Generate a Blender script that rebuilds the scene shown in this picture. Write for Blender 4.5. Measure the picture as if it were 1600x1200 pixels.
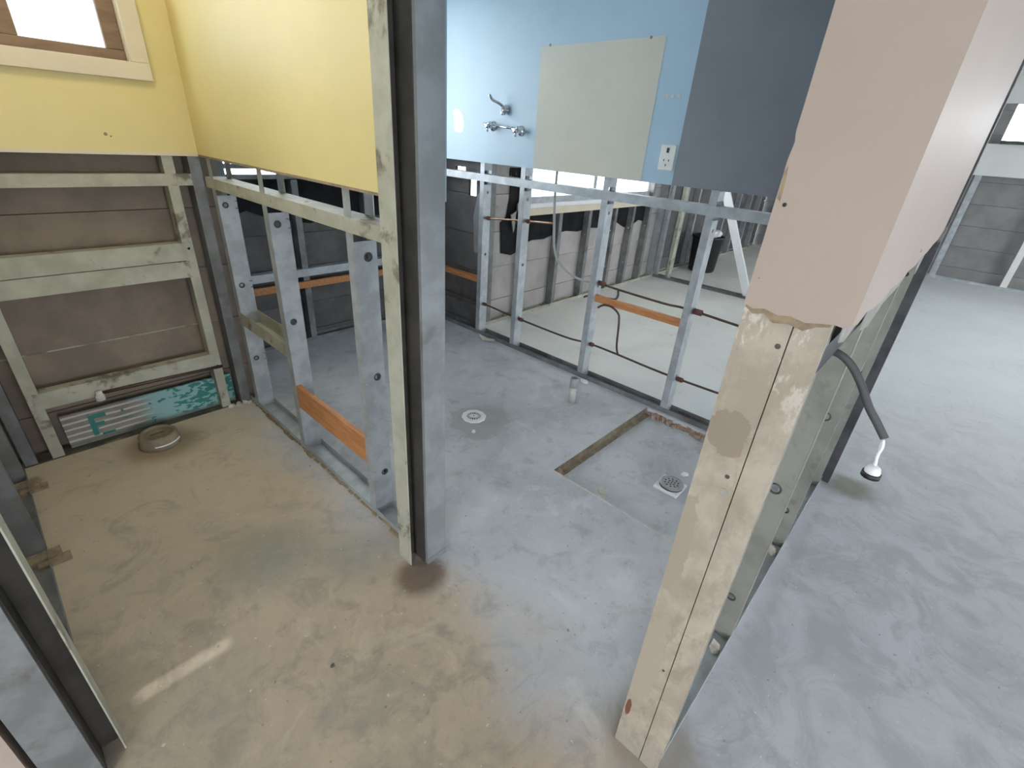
import bpy, bmesh, math, random
from mathutils import Matrix, Vector

for o in list(bpy.data.objects):
    bpy.data.objects.remove(o, do_unlink=True)
S = bpy.context.scene
COL = S.collection
random.seed(7)

# ------------------------------------------------------------------ camera
cd = bpy.data.cameras.new('camera')
cam = bpy.data.objects.new('camera', cd)
COL.objects.link(cam)
cd.sensor_width = 36.0
cd.lens = 36.0 * 741.94 / 1600.0
cd.clip_start = 0.02
cd.clip_end = 200
RX = (0.68152706, -0.72888772, 0.06514259)
RY = (0.29603523, 0.35601526, 0.88634998)
RZ = (-0.66924137, -0.58478699, 0.45841048)
cam.matrix_world = Matrix(((RX[0], RY[0], RZ[0], 0.0), (RX[1], RY[1], RZ[1], 0.0), (RX[2], RY[2], RZ[2], 1.4), (0, 0, 0, 1)))
S.camera = cam

# ------------------------------------------------------------------ world, sun, exposure
W = bpy.data.worlds.new('sky')
S.world = W
W.use_nodes = True
bg = W.node_tree.nodes['Background']
bg.inputs['Color'].default_value = (0.86, 0.93, 1.0, 1)
bg.inputs['Strength'].default_value = 7.0

sd = bpy.data.lights.new('sun', 'SUN')
sun = bpy.data.objects.new('sun', sd)
COL.objects.link(sun)
sd.energy = 2.6
sd.angle = math.radians(0.9)
sd.color = (1.0, 0.95, 0.86)
sun.rotation_euler = Vector((-0.26, -1.0, -1.243)).to_track_quat('-Z', 'Y').to_euler()

vs = S.view_settings
vs.view_transform = 'Standard'
vs.look = 'None'
vs.gamma = 1.0
vs.use_curve_mapping = False
vs.exposure = 0.8


def portal(cx, cy, cz, w, h, direction):
    """sky portal set in a window or door opening of the shell, seen or added"""
    l = bpy.data.lights.new('sky_portal', 'AREA')
    l.shape = 'RECTANGLE'
    l.size, l.size_y = w, h
    l.cycles.is_portal = True
    o = bpy.data.objects.new('sky_portal', l)
    COL.objects.link(o)
    o.location = (cx, cy, cz)
    o.rotation_euler = Vector(direction).to_track_quat('-Z', 'Y').to_euler()


portal(6.8, -4.7, 1.05, 2.0, 2.1, (0, 1, 0))        # unseen sliding doors, invented to light the big room
portal(-2.75, -1.2, 1.05, 1.6, 2.1, (1, 0, 0))       # unseen entrance, invented to light the hall
portal(0.0, -4.7, 1.4, 2.4, 1.4, (0, 1, 0))          # unseen window added behind the hall to throw light forward
portal(4.15, 2.80, 1.5, 2.1, 1.2, (0, -1, 0))       # window of the room behind the blue wall
portal(1.68, 3.40, 1.64, 1.25, 1.0, (0, -1, 0))      # bathroom window
portal(0.2, 2.78, 1.9, 0.8, 0.6, (0, -1, 0))        # toilet window
portal(9.5, -1.4, 1.95, 3.0, 0.5, (-1, 0, 0))       # far window of the big room


# ------------------------------------------------------------------ materials
def _mix(nt, fac, a, b):
    n = nt.nodes.new('ShaderNodeMix')
    n.data_type = 'RGBA'
    for sock, v in ((n.inputs['Factor'], fac), (n.inputs['A'], a), (n.inputs['B'], b)):
        pass
    ins = [n.inputs[0], n.inputs[6], n.inputs[7]]
    for s, v in zip(ins, (fac, a, b)):
        if hasattr(v, 'is_output') or isinstance(v, bpy.types.NodeSocket):
            nt.links.new(v, s)
        elif isinstance(v, (int, float)):
            s.default_value = v
        else:
            s.default_value = (*v, 1)
    return n.outputs[2]


def _math(nt, op, a, b=None, c=None, clamp=False):
    n = nt.nodes.new('ShaderNodeMath')
    n.operation = op
    n.use_clamp = clamp
    for i, v in enumerate((a, b, c)):
        if v is None:
            continue
        if isinstance(v, bpy.types.NodeSocket):
            nt.links.new(v, n.inputs[i])
        else:
            n.inputs[i].default_value = v
    return n.outputs[0]


def _noise(nt, vec, scale, detail=5, rough=0.6, dist=0.0):
    n = nt.nodes.new('ShaderNodeTexNoise')
    n.inputs['Scale'].default_value = scale
    n.inputs['Detail'].default_value = detail
    n.inputs['Roughness'].default_value = rough
    n.inputs['Distortion'].default_value = dist
    nt.links.new(vec, n.inputs['Vector'])
    return n.outputs['Fac']


def _step(nt, v, lo, hi):
    n = nt.nodes.new('ShaderNodeMapRange')
    n.interpolation_type = 'SMOOTHSTEP'
    nt.links.new(v, n.inputs[0])
    n.inputs[1].default_value = lo
    n.inputs[2].default_value = hi
    n.inputs[3].default_value = 0
    n.inputs[4].default_value = 1
    return n.outputs[0]


def _scale(nt, vec, s):
    n = nt.nodes.new('ShaderNodeVectorMath')
    n.operation = 'MULTIPLY'
    nt.links.new(vec, n.inputs[0])
    n.inputs[1].default_value = s
    return n.outputs[0]


def _coords(nt, world=False, rand=True):
    if world:
        return nt.nodes.new('ShaderNodeNewGeometry').outputs['Position']
    tc = nt.nodes.new('ShaderNodeTexCoord').outputs['Object']
    if not rand:
        return tc
    oi = nt.nodes.new('ShaderNodeObjectInfo')
    v = nt.nodes.new('ShaderNodeVectorMath')
    v.operation = 'MULTIPLY_ADD'
    cmb = nt.nodes.new('ShaderNodeCombineXYZ')
    for i in range(3):
        nt.links.new(oi.outputs['Random'], cmb.inputs[i])
    nt.links.new(cmb.outputs[0], v.inputs[0])
    v.inputs[1].default_value = (37, 53, 71)
    nt.links.new(tc, v.inputs[2])
    return v.outputs[0]


def _bump(nt, h, strength, dist=0.002):
    b = nt.nodes.new('ShaderNodeBump')
    b.inputs['Strength'].default_value = strength
    b.inputs['Distance'].default_value = dist
    nt.links.new(h, b.inputs['Height'])
    return b.outputs[0]


def new_mat(name):
    m = bpy.data.materials.new(name)
    m.use_nodes = True
    return m, m.node_tree, m.node_tree.nodes['Principled BSDF']


def simple(name, c1, c2=None, rough=0.6, metal=0.0, scale=6.0, lo=0.35, hi=0.65, bump=0.0, bscale=60, stretch=(1, 1, 1),
           c3=None, s3=2.0, t3=(0.55, 0.7), world=False, spec=0.5):
    """two-tone noise material with an optional third tone of dirt patches"""
    m, nt, p = new_mat(name)
    v = _coords(nt, world)
    if stretch != (1, 1, 1):
        v = _scale(nt, v, stretch)
    c2 = c2 or tuple(x * 0.85 for x in c1)
    f = _step(nt, _noise(nt, v, scale), lo, hi)
    col = _mix(nt, f, c1, c2)
    if c3:
        f3 = _step(nt, _noise(nt, v, s3, 6, 0.65, 0.3), *t3)
        col = _mix(nt, f3, col, c3)
    nt.links.new(col, p.inputs['Base Color'])
    p.inputs['Roughness'].default_value = rough
    p.inputs['Metallic'].default_value = metal
    p.inputs['Specular IOR Level'].default_value = spec
    if bump:
        nt.links.new(_bump(nt, _noise(nt, v, bscale), bump), p.inputs['Normal'])
    return m


M = {}
M['galv'] = simple('galvanised_steel', (0.46, 0.485, 0.505), (0.35, 0.37, 0.385), 0.5, 0.45, 14, c3=(0.33, 0.33, 0.31), s3=3, t3=(0.58, 0.75))
M['galv_dusty'] = simple('galvanised_steel_with_plaster_dust', (0.46, 0.45, 0.37), (0.36, 0.35, 0.28), 0.7, 0.15, 9, c3=(0.19, 0.17, 0.125), s3=7, t3=(0.56, 0.66))
M['galv_grey'] = simple('shaded_olive_galvanised_steel', (0.27, 0.265, 0.235), (0.21, 0.205, 0.18), 0.6, 0.3, 8, c3=(0.15, 0.14, 0.12), s3=5, t3=(0.56, 0.7))  # grey-olive studs of the right-hand wall, their shadow painted in as darker steel
M['galv_jamb'] = simple('scuffed_galvanised_jamb_steel', (0.34, 0.355, 0.36), (0.26, 0.27, 0.275), 0.5, 0.4, 9, c3=(0.20, 0.20, 0.195), s3=4, t3=(0.56, 0.7))
M['black_steel'] = simple('blackened_steel', (0.07, 0.07, 0.075), (0.035, 0.035, 0.038), 0.55, 0.3, 9, c3=(0.17, 0.17, 0.175), s3=6, t3=(0.6, 0.72))
M['galv_old'] = simple('weathered_galvanised_steel', (0.24, 0.245, 0.25), (0.17, 0.17, 0.17), 0.6, 0.35, 9, c3=(0.12, 0.105, 0.09), s3=4, t3=(0.5, 0.7))
M['dark_recess'] = simple('shade_dark_channel_steel', (0.075, 0.065, 0.055), (0.045, 0.04, 0.036), 0.7, 0.2, 10)  # near-black colour stands in for shade inside the jamb channels
M['timber'] = simple('orange_timber', (0.52, 0.23, 0.085), (0.40, 0.16, 0.055), 0.6, 0, 8, stretch=(8, 1, 8), c3=(0.30, 0.12, 0.05), s3=3, t3=(0.6, 0.8))
M['board_brown'] = simple('brown_grey_fibre_cement', (0.27, 0.21, 0.165), (0.20, 0.16, 0.125), 0.85, 0, 5, c3=(0.32, 0.265, 0.215), s3=3, t3=(0.55, 0.8), bump=0.1)
M['board_dark'] = simple('dark_grey_fibre_cement', (0.13, 0.125, 0.125), (0.09, 0.085, 0.085), 0.85, 0, 5, c3=(0.16, 0.145, 0.13), s3=4, t3=(0.55, 0.8), bump=0.1)
M['board_light'] = simple('pale_grey_fibre_cement', (0.42, 0.385, 0.365), (0.34, 0.315, 0.30), 0.85, 0, 4, c3=(0.27, 0.25, 0.24), s3=3, t3=(0.58, 0.8), bump=0.1)
M['board_back'] = simple('mid_grey_fibre_cement', (0.27, 0.26, 0.255), (0.21, 0.20, 0.20), 0.85, 0, 3, c3=(0.16, 0.15, 0.15), s3=2, t3=(0.58, 0.8))
M['sarking'] = simple('black_torn_sarking', (0.014, 0.014, 0.015), (0.024, 0.024, 0.026), 0.9, 0, 10, bump=0.6, bscale=18, spec=0.15)
M['yellow'] = simple('yellow_gloss_paint', (0.70, 0.585, 0.27), (0.67, 0.56, 0.25), 0.46, 0, 3, bump=0.06, bscale=120)
M['blue'] = simple('pale_blue_gloss_paint', (0.355, 0.48, 0.575), (0.335, 0.46, 0.555), 0.42, 0, 3)
M['grey_lining'] = simple('slate_grey_lining', (0.205, 0.215, 0.24), (0.185, 0.195, 0.22), 0.55, 0, 2.5, c3=(0.21, 0.225, 0.26), s3=1.6, t3=(0.5, 0.7))
M['bare_lining'] = simple('bare_cream_lining', (0.53, 0.51, 0.44), (0.50, 0.48, 0.41), 0.6, 0, 3, c3=(0.56, 0.52, 0.40), s3=2, t3=(0.5, 0.75))
M['beige'] = simple('beige_pink_paint', (0.40, 0.315, 0.268), (0.38, 0.30, 0.255), 0.55, 0, 2.5, bump=0.04, bscale=100)
M['core'] = simple('broken_plasterboard_edge', (0.34, 0.25, 0.16), (0.22, 0.17, 0.12), 0.9, 0, 40)
M['paper'] = simple('grey_torn_lining_paper', (0.36, 0.33, 0.30), (0.28, 0.26, 0.24), 0.85, 0, 12)
M['white_paint'] = simple('white_wall_paint', (0.74, 0.73, 0.70), (0.70, 0.69, 0.66), 0.6, 0, 2)
M['cream_trim'] = simple('cream_painted_trim', (0.66, 0.58, 0.44), (0.62, 0.54, 0.41), 0.45, 0, 5)
M['brown_frame'] = simple('brown_window_timber', (0.23, 0.145, 0.085), (0.18, 0.11, 0.065), 0.55, 0, 9, stretch=(1, 1, 5))
M['white_plastic'] = simple('white_plastic', (0.80, 0.80, 0.82), (0.76, 0.76, 0.78), 0.4, 0, 20)
M['cream_plastic'] = simple('pale_cream_plastic', (0.68, 0.68, 0.64), (0.65, 0.65, 0.61), 0.4, 0, 20)
M['black'] = simple('black_plastic', (0.012, 0.012, 0.013), (0.02, 0.02, 0.02), 0.5, 0, 20)
M['dark_grey'] = simple('dark_grey_cable_sheath', (0.06, 0.06, 0.06), (0.045, 0.045, 0.045), 0.55, 0, 20)
M['chrome'] = simple('chrome', (0.80, 0.80, 0.82), (0.72, 0.72, 0.74), 0.12, 1.0, 20)
M['steel_grate'] = simple('dull_steel', (0.46, 0.46, 0.47), (0.36, 0.36, 0.37), 0.42, 0.8, 30)
M['pvc'] = simple('dusty_grey_pipe_plastic', (0.50, 0.51, 0.48), (0.40, 0.41, 0.37), 0.5, 0, 14)
M['pvc_dirty'] = simple('dirty_pipe_plastic', (0.25, 0.20, 0.145), (0.18, 0.145, 0.10), 0.85, 0, 16, c3=(0.24, 0.22, 0.15), s3=10)
M['pipe'] = simple('tarnished_copper', (0.115, 0.075, 0.055), (0.07, 0.05, 0.042), 0.5, 0.6, 12)
M['copper'] = simple('bright_copper', (0.50, 0.33, 0.22), (0.36, 0.22, 0.14), 0.42, 0.7, 14)
M['rust'] = simple('rust_red_lagging', (0.15, 0.06, 0.045), (0.09, 0.04, 0.03), 0.9, 0, 40)
M['grey_pipe'] = simple('grey_poly_pipe', (0.36, 0.36, 0.35), (0.30, 0.30, 0.29), 0.5, 0, 12)
M['chip'] = simple('pale_plaster_chip', (0.62, 0.58, 0.52), (0.50, 0.46, 0.40), 0.9, 0, 30)
M['brick'] = simple('broken_terracotta', (0.40, 0.30, 0.24), (0.30, 0.19, 0.14), 0.95, 0, 30)
M['plate_dirt'] = simple('dirty_bottom_plate', (0.10, 0.085, 0.07), (0.05, 0.045, 0.04), 0.85, 0.1, 12, c3=(0.20, 0.16, 0.12), s3=8, t3=(0.55, 0.7))
M['ground'] = simple('pale_outdoor_paving', (0.62, 0.66, 0.64), (0.56, 0.60, 0.58), 0.9, 0, 1.2)
M['leather'] = simple('grey_pvc_sheet', (0.30, 0.30, 0.31), (0.24, 0.24, 0.25), 0.35, 0.2, 6)


def floor_material():
    m, nt, p = new_mat('stained_concrete')
    pos = _coords(nt, world=True)
    sep = nt.nodes.new('ShaderNodeSeparateXYZ')
    nt.links.new(pos, sep.inputs[0])
    X, Y = sep.outputs[0], sep.outputs[1]
    big = _noise(nt, pos, 1.6, 6, 0.62, 0.5)
    fine = _noise(nt, pos, 9, 8, 0.7, 0.4)
    cool = _mix(nt, _step(nt, big, 0.38, 0.66), (0.53, 0.535, 0.565), (0.42, 0.425, 0.45))
    cool = _mix(nt, _math(nt, 'MULTIPLY', _step(nt, fine, 0.52, 0.68), 0.5), cool, (0.29, 0.285, 0.28))
    # warm light over toilet and hall painted as brown slab tint, plus stains
    warm = _mix(nt, _step(nt, big, 0.36, 0.64), (0.45, 0.355, 0.26), (0.34, 0.28, 0.215))
    warm = _mix(nt, _math(nt, 'MULTIPLY', _step(nt, fine, 0.47, 0.64), 0.65), warm, (0.25, 0.22, 0.185))
    mid = _noise(nt, pos, 4.2, 7, 0.68, 1.2)
    fm = _step(nt, mid, 0.52, 0.66)
    warm = _mix(nt, _math(nt, 'MULTIPLY', fm, 0.6), warm, (0.255, 0.235, 0.20))
    warm = _mix(nt, _math(nt, 'MULTIPLY', _math(nt, 'SUBTRACT', 1.0, _step(nt, mid, 0.33, 0.44)), 0.5), warm, (0.50, 0.43, 0.33))
    cool = _mix(nt, _math(nt, 'MULTIPLY', fm, 0.4), cool, (0.34, 0.34, 0.35))
    cool = _mix(nt, _math(nt, 'MULTIPLY', _math(nt, 'SUBTRACT', 1.0, _step(nt, mid, 0.33, 0.44)), 0.45), cool, (0.62, 0.62, 0.64))
    yel = _step(nt, Y, 1.0, 2.2)  # toilet slab painted lighter and yellower in place of missing light
    warm = _mix(nt, _math(nt, 'MULTIPLY', yel, 0.75), warm, _mix(nt, fm, (0.58, 0.485, 0.36), (0.42, 0.36, 0.275)))
    xn = _math(nt, 'ADD', X, _math(nt, 'MULTIPLY', _math(nt, 'SUBTRACT', big, 0.5), 0.9))
    fx = _step(nt, xn, 0.48, 0.95)
    ydep = _step(nt, _math(nt, 'ADD', Y, 0.0), -0.9, 0.15)
    fw = _math(nt, 'MULTIPLY', _math(nt, 'SUBTRACT', 1.0, fx), ydep)
    hallside = _math(nt, 'SUBTRACT', 1.0, _step(nt, Y, 0.02, 0.10))  # dimmer light on the right-hand floor painted as darker slab colour
    cool = _mix(nt, hallside, cool, _mix(nt, _step(nt, mid, 0.4, 0.62), (0.44, 0.445, 0.475), (0.345, 0.35, 0.37)))
    col = _mix(nt, fw, cool, warm)
    # daylight on the floors beyond the blue wall painted as paler colour
    inroom = _step(nt, Y, 0.12, 0.14)
    far = _math(nt, 'ADD', _math(nt, 'MULTIPLY', _step(nt, X, 2.52, 2.56), inroom),
                _math(nt, 'MULTIPLY', _step(nt, xn, 1.8, 5.5), _math(nt, 'SUBTRACT', 1.0, inroom)))
    daylit_tint = _mix(nt, _step(nt, Y, 0.4, 2.0), (0.66, 0.68, 0.70), (0.78, 0.755, 0.715))
    col = _mix(nt, far, col, _mix(nt, _math(nt, 'MULTIPLY', _step(nt, big, 0.35, 0.7), 0.5), daylit_tint, (0.60, 0.60, 0.60)))

    def blob(cx, cy, r, soft, colour, strength, nz=0.6):
        dx = _math(nt, 'SUBTRACT', X, cx)
        dy = _math(nt, 'SUBTRACT', Y, cy)
        d = _math(nt, 'SQRT', _math(nt, 'ADD', _math(nt, 'MULTIPLY', dx, dx), _math(nt, 'MULTIPLY', dy, dy)))
        d = _math(nt, 'ADD', d, _math(nt, 'MULTIPLY', _math(nt, 'SUBTRACT', fine, 0.5), r * nz))
        k = _math(nt, 'MULTIPLY', _math(nt, 'SUBTRACT', 1.0, _step(nt, d, r - soft, r + soft)), strength)
        return _mix(nt, k, col, colour)
    col = blob(0.71, 0.985, 0.085, 0.03, (0.13, 0.085, 0.06), 0.85, 1.2)      # rusty mud round the jamb foot
    col = blob(1.58, 1.60, 0.17, 0.03, (0.30, 0.295, 0.275), 0.6, 2.4)            # mortar patch round the waste
    col = blob(0.30, 2.44, 0.15, 0.06, (0.22, 0.15, 0.09), 0.7)              # rust round the pan collar
    col = blob(0.38, 1.42, 0.16, 0.08, (0.22, 0.235, 0.21), 0.55, 1.6)       # greenish residue
    col = blob(0.60, 1.20, 0.13, 0.07, (0.24, 0.245, 0.22), 0.45, 1.6)
    col = blob(2.52, -0.02, 0.10, 0.05, (0.16, 0.15, 0.11), 0.8, 1.2)
    col = blob(0.82, 0.13, 0.12, 0.05, (0.24, 0.19, 0.14), 0.7, 1.2)
    # trowel swirls and scuffs
    vv = _scale(nt, pos, (1, 1, 0))
    sw = _noise(nt, vv, 3.2, 2, 0.5, 3.0)
    line = _math(nt, 'ABSOLUTE', _math(nt, 'SUBTRACT', sw, 0.5))
    k = _math(nt, 'MULTIPLY', _math(nt, 'SUBTRACT', 1.0, _step(nt, line, 0.0, 0.02)), 0.18)
    k = _math(nt, 'MULTIPLY', k, _step(nt, big, 0.5, 0.6))
    col = _mix(nt, k, col, (0.18, 0.165, 0.15))
    # pits and crumbs
    sp_ = _noise(nt, pos, 55, 2, 0.5)
    col = _mix(nt, _math(nt, 'MULTIPLY', _step(nt, sp_, 0.70, 0.76), 0.6), col, (0.12, 0.11, 0.10))
    col = _mix(nt, _math(nt, 'MULTIPLY', _math(nt, 'SUBTRACT', 1.0, _step(nt, sp_, 0.24, 0.30)), 0.5), col, (0.68, 0.66, 0.62))
    nt.links.new(col, p.inputs['Base Color'])
    r = _math(nt, 'MULTIPLY_ADD', _step(nt, fine, 0.3, 0.7), 0.2, 0.45)
    nt.links.new(r, p.inputs['Roughness'])
    h = _math(nt, 'ADD', fine, _math(nt, 'MULTIPLY', _noise(nt, pos, 60, 4), 0.3))
    nt.links.new(_bump(nt, h, 0.45, 0.004), p.inputs['Normal'])
    return m


M['floor'] = floor_material()


def jamb_material():
    """off-white jamb lining with its own grey mortar smears"""
    m, nt, p = new_mat('plaster_coated_jamb')
    pos = _coords(nt, world=True)
    sep = nt.nodes.new('ShaderNodeSeparateXYZ')
    nt.links.new(pos, sep.inputs[0])
    Y, Z = sep.outputs[1], sep.outputs[2]
    n1 = _noise(nt, pos, 9, 7, 0.65, 0.4)
    n2 = _noise(nt, _scale(nt, pos, (1, 1, 0.5)), 22, 6, 0.7)
    n3 = _noise(nt, pos, 16, 7, 0.7, 1.2)
    col = _mix(nt, _step(nt, n1, 0.35, 0.65), (0.44, 0.375, 0.305), (0.33, 0.275, 0.215))
    d1 = _step(nt, _noise(nt, _scale(nt, pos, (1, 1, 0.45)), 30, 7, 0.7, 0.8), 0.5, 0.62)
    low_ = _math(nt, 'MULTIPLY_ADD', _math(nt, 'SUBTRACT', 1.0, _step(nt, Z, 0.2, 1.0)), 0.4, 0.3)
    col = _mix(nt, _math(nt, 'MULTIPLY', d1, low_), col, (0.27, 0.23, 0.18))
    # scraped paint
    k = _math(nt, 'MULTIPLY', _step(nt, n2, 0.52, 0.6), _step(nt, Z, 0.95, 1.15))
    col = _mix(nt, _math(nt, 'MULTIPLY', k, 0.8), col, (0.62, 0.56, 0.50))

    def smear(cy, cz, ry, rz, colour):
        dy = _math(nt, 'DIVIDE', _math(nt, 'SUBTRACT', Y, cy), ry)
        dz = _math(nt, 'DIVIDE', _math(nt, 'SUBTRACT', Z, cz), rz)
        d = _math(nt, 'ADD', _math(nt, 'MULTIPLY', dy, dy), _math(nt, 'MULTIPLY', dz, dz))
        d = _math(nt, 'ADD', d, _math(nt, 'MULTIPLY', _math(nt, 'SUBTRACT', n3, 0.5), 2.6))
        return _mix(nt, _math(nt, 'SUBTRACT', 1.0, _step(nt, d, 0.93, 1.03)), col, colour)
    inb = _step(nt, Y, 0.133, 0.1345)
    base = col
    col = smear(0.172, 0.985, 0.034, 0.045, (0.27, 0.215, 0.165))
    col = smear(0.195, 0.70, 0.022, 0.135, (0.33, 0.275, 0.215))
    col = smear(0.185, 0.36, 0.03, 0.16, (0.36, 0.305, 0.24))
    col = smear(0.196, 0.155, 0.007, 0.034, (0.16, 0.06, 0.03))
    col = _mix(nt, inb, base, col)
    # grime towards the wet foot of the jamb
    k = _math(nt, 'MULTIPLY', _math(nt, 'SUBTRACT', 1.0, _step(nt, _math(nt, 'ADD', Z, _math(nt, 'MULTIPLY', n1, 0.3)), 0.12, 0.3)), 0.6)
    col = _mix(nt, k, col, (0.28, 0.25, 0.22))
    nt.links.new(col, p.inputs['Base Color'])
    p.inputs['Roughness'].default_value = 0.7
    nt.links.new(_bump(nt, n2, 0.35, 0.003), p.inputs['Normal'])
    return m


M['jamb'] = jamb_material()


def offcut_material():
    """painted board: pale stripes on grey at one end, aqua with dark teal dabs at the other"""
    m, nt, p = new_mat('aqua_painted_board')
    tc = nt.nodes.new('ShaderNodeTexCoord').outputs['Object']
    sep = nt.nodes.new('ShaderNodeSeparateXYZ')
    nt.links.new(tc, sep.inputs[0])
    X, Z = sep.outputs[0], sep.outputs[2]
    n = _noise(nt, _scale(nt, tc, (2, 1, 12)), 3, 4)
    grey = _mix(nt, _step(nt, n, 0.4, 0.6), (0.27, 0.24, 0.20), (0.20, 0.18, 0.155))
    st = _math(nt, 'SINE', _math(nt, 'MULTIPLY', _math(nt, 'ADD', Z, _math(nt, 'MULTIPLY', n, 0.012)), 210))
    grey = _mix(nt, _step(nt, st, 0.35, 0.7), grey, (0.50, 0.49, 0.44))
    x2 = _math(nt, 'ADD', X, _math(nt, 'MULTIPLY', _math(nt, 'SUBTRACT', n, 0.5), 0.25))
    col = _mix(nt, _step(nt, x2, 0.24, 0.36), grey, (0.25, 0.43, 0.43))
    dab = _noise(nt, _scale(nt, tc, (1, 1, 1.8)), 26, 2)
    thr = _math(nt, 'MULTIPLY_ADD', _step(nt, X, 0.28, 0.56), 0.2, dab)
    col = _mix(nt, _step(nt, thr, 0.66, 0.7), col, (0.035, 0.20, 0.18))
    low = _math(nt, 'SUBTRACT', 1.0, _step(nt, _math(nt, 'ADD', Z, _math(nt, 'MULTIPLY', n, 0.03)), 0.02, 0.045))
    col = _mix(nt, _math(nt, 'MULTIPLY', low, 0.85), col, (0.15, 0.15, 0.135))
    nt.links.new(col, p.inputs['Base Color'])
    p.inputs['Roughness'].default_value = 0.65
    return m


M['offcut'] = offcut_material()
M['recess'] = simple('brown_crumbling_mortar', (0.20, 0.155, 0.105), (0.12, 0.09, 0.06), 0.9, 0, 14, c3=(0.27, 0.24, 0.20), s3=8, t3=(0.5, 0.65), bump=0.5)
M['teal_paint'] = simple('dark_teal_paint', (0.03, 0.17, 0.15), (0.04, 0.20, 0.18), 0.6)

gm, gnt, gp = new_mat('frosted_window_glass')
gp.inputs['Base Color'].default_value = (0.93, 0.96, 1.0, 1)
gp.inputs['Roughness'].default_value = 0.3
trl = gnt.nodes.new('ShaderNodeBsdfTranslucent')
trl.inputs[0].default_value = (0.86, 0.93, 1.0, 1)
mxs = gnt.nodes.new('ShaderNodeMixShader')
mxs.inputs[0].default_value = 0.8
gnt.links.new(gp.outputs[0], mxs.inputs[1])
gnt.links.new(trl.outputs[0], mxs.inputs[2])
gnt.links.new(mxs.outputs[0], gnt.nodes['Material Output'].inputs[0])
M['frosted'] = gm
gm2, gnt2, gp2 = new_mat('clear_window_glass')
gnt2.nodes.remove(gp2)
tr = gnt2.nodes.new('ShaderNodeBsdfTransparent')
gl = gnt2.nodes.new('ShaderNodeBsdfGlossy')
gl.inputs['Roughness'].default_value = 0.03
mx = gnt2.nodes.new('ShaderNodeMixShader')
mx.inputs[0].default_value = 0.07
gnt2.links.new(tr.outputs[0], mx.inputs[1])
gnt2.links.new(gl.outputs[0], mx.inputs[2])
gnt2.links.new(mx.outputs[0], gnt2.nodes['Material Output'].inputs[0])
M['glass'] = gm2


# ------------------------------------------------------------------ geometry helpers
def link(o, parent=None):
    COL.objects.link(o)
    if parent is not None:
        o.parent = parent
    return o


def obj(name, bm, mat, parent=None, smooth=False, bevel=0.0):
    me = bpy.data.meshes.new(name)
    bmesh.ops.recalc_face_normals(bm, faces=bm.faces)
    bm.to_mesh(me)
    bm.free()
    if smooth:
        for f in me.polygons:
            f.use_smooth = True
    me.materials.append(M[mat])
    o = bpy.data.objects.new(name, me)
    if bevel:
        b = o.modifiers.new('bevel', 'BEVEL')
        b.width = bevel
        b.segments = 2
        b.limit_method = 'ANGLE'
    return link(o, parent)


def empty(name, loc=(0, 0, 0)):
    o = bpy.data.objects.new(name, None)
    o.empty_display_size = 0.1
    o.location = loc
    return link(o)


def tag(o, label, cat, group=None, kind=None):
    o['label'] = label
    o['category'] = cat
    if group:
        o['group'] = group
    if kind:
        o['kind'] = kind
    return o


def structure(name, label, cat):
    return tag(empty(name), label, cat, kind='structure')


def add_box(bm, x0, x1, y0, y1, z0, z1):
    r = bmesh.ops.create_cube(bm, size=1.0)
    for v in r['verts']:
        v.co = Vector(((x0 + x1) / 2 + v.co.x * (x1 - x0), (y0 + y1) / 2 + v.co.y * (y1 - y0), (z0 + z1) / 2 + v.co.z * (z1 - z0)))
    return r['verts']


def box(name, dims, mat, parent=None, bevel=0.0):
    bm = bmesh.new()
    add_box(bm, *dims)
    return obj(name, bm, mat, parent, bevel=bevel)


def prism(name, pts, axis, a0, a1, mat, parent=None):
    """closed outline (2-D) extruded along an axis; pts are (x,y), (x,z) or (y,z)"""
    bm = bmesh.new()

    def P(p, a):
        return {'z': (p[0], p[1], a), 'y': (p[0], a, p[1]), 'x': (a, p[0], p[1])}[axis]
    lo = [bm.verts.new(P(p, a0)) for p in pts]
    hi = [bm.verts.new(P(p, a1)) for p in pts]
    bm.faces.new(lo)
    bm.faces.new(hi)
    n = len(pts)
    for i in range(n):
        bm.faces.new((lo[i], lo[(i + 1) % n], hi[(i + 1) % n], hi[i]))
    return obj(name, bm, mat, parent)


def lathe(bm, prof, n=24, centre=(0, 0, 0), axis='z'):
    """profile (r, h) revolved; closed with caps where r > 0"""
    rings = []
    for r, h in prof:
        ring = []
        for i in range(n):
            a = 2 * math.pi * i / n
            c, s = r * math.cos(a), r * math.sin(a)
            co = {'z': (c, s, h), 'x': (h, c, s), 'y': (c, h, s)}[axis]
            ring.append(bm.verts.new(Vector(co) + Vector(centre)))
        rings.append(ring)
    for a, b in zip(rings, rings[1:]):
        for i in range(n):
            bm.faces.new((a[i], a[(i + 1) % n], b[(i + 1) % n], b[i]))
    bm.faces.new(rings[0])
    bm.faces.new(rings[-1])


def smooth_path(pts, sub=6):
    pts = [Vector(p) for p in pts]
    out = []
    for i in range(len(pts) - 1):
        p0 = pts[max(i - 1, 0)]
        p1, p2 = pts[i], pts[i + 1]
        p3 = pts[min(i + 2, len(pts) - 1)]
        for k in range(sub):
            t = k / sub
            out.append(0.5 * ((2 * p1) + (p2 - p0) * t + (2 * p0 - 5 * p1 + 4 * p2 - p3) * t * t + (3 * p1 - p0 - 3 * p2 + p3) * t ** 3))
    out.append(pts[-1])
    return out


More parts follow.
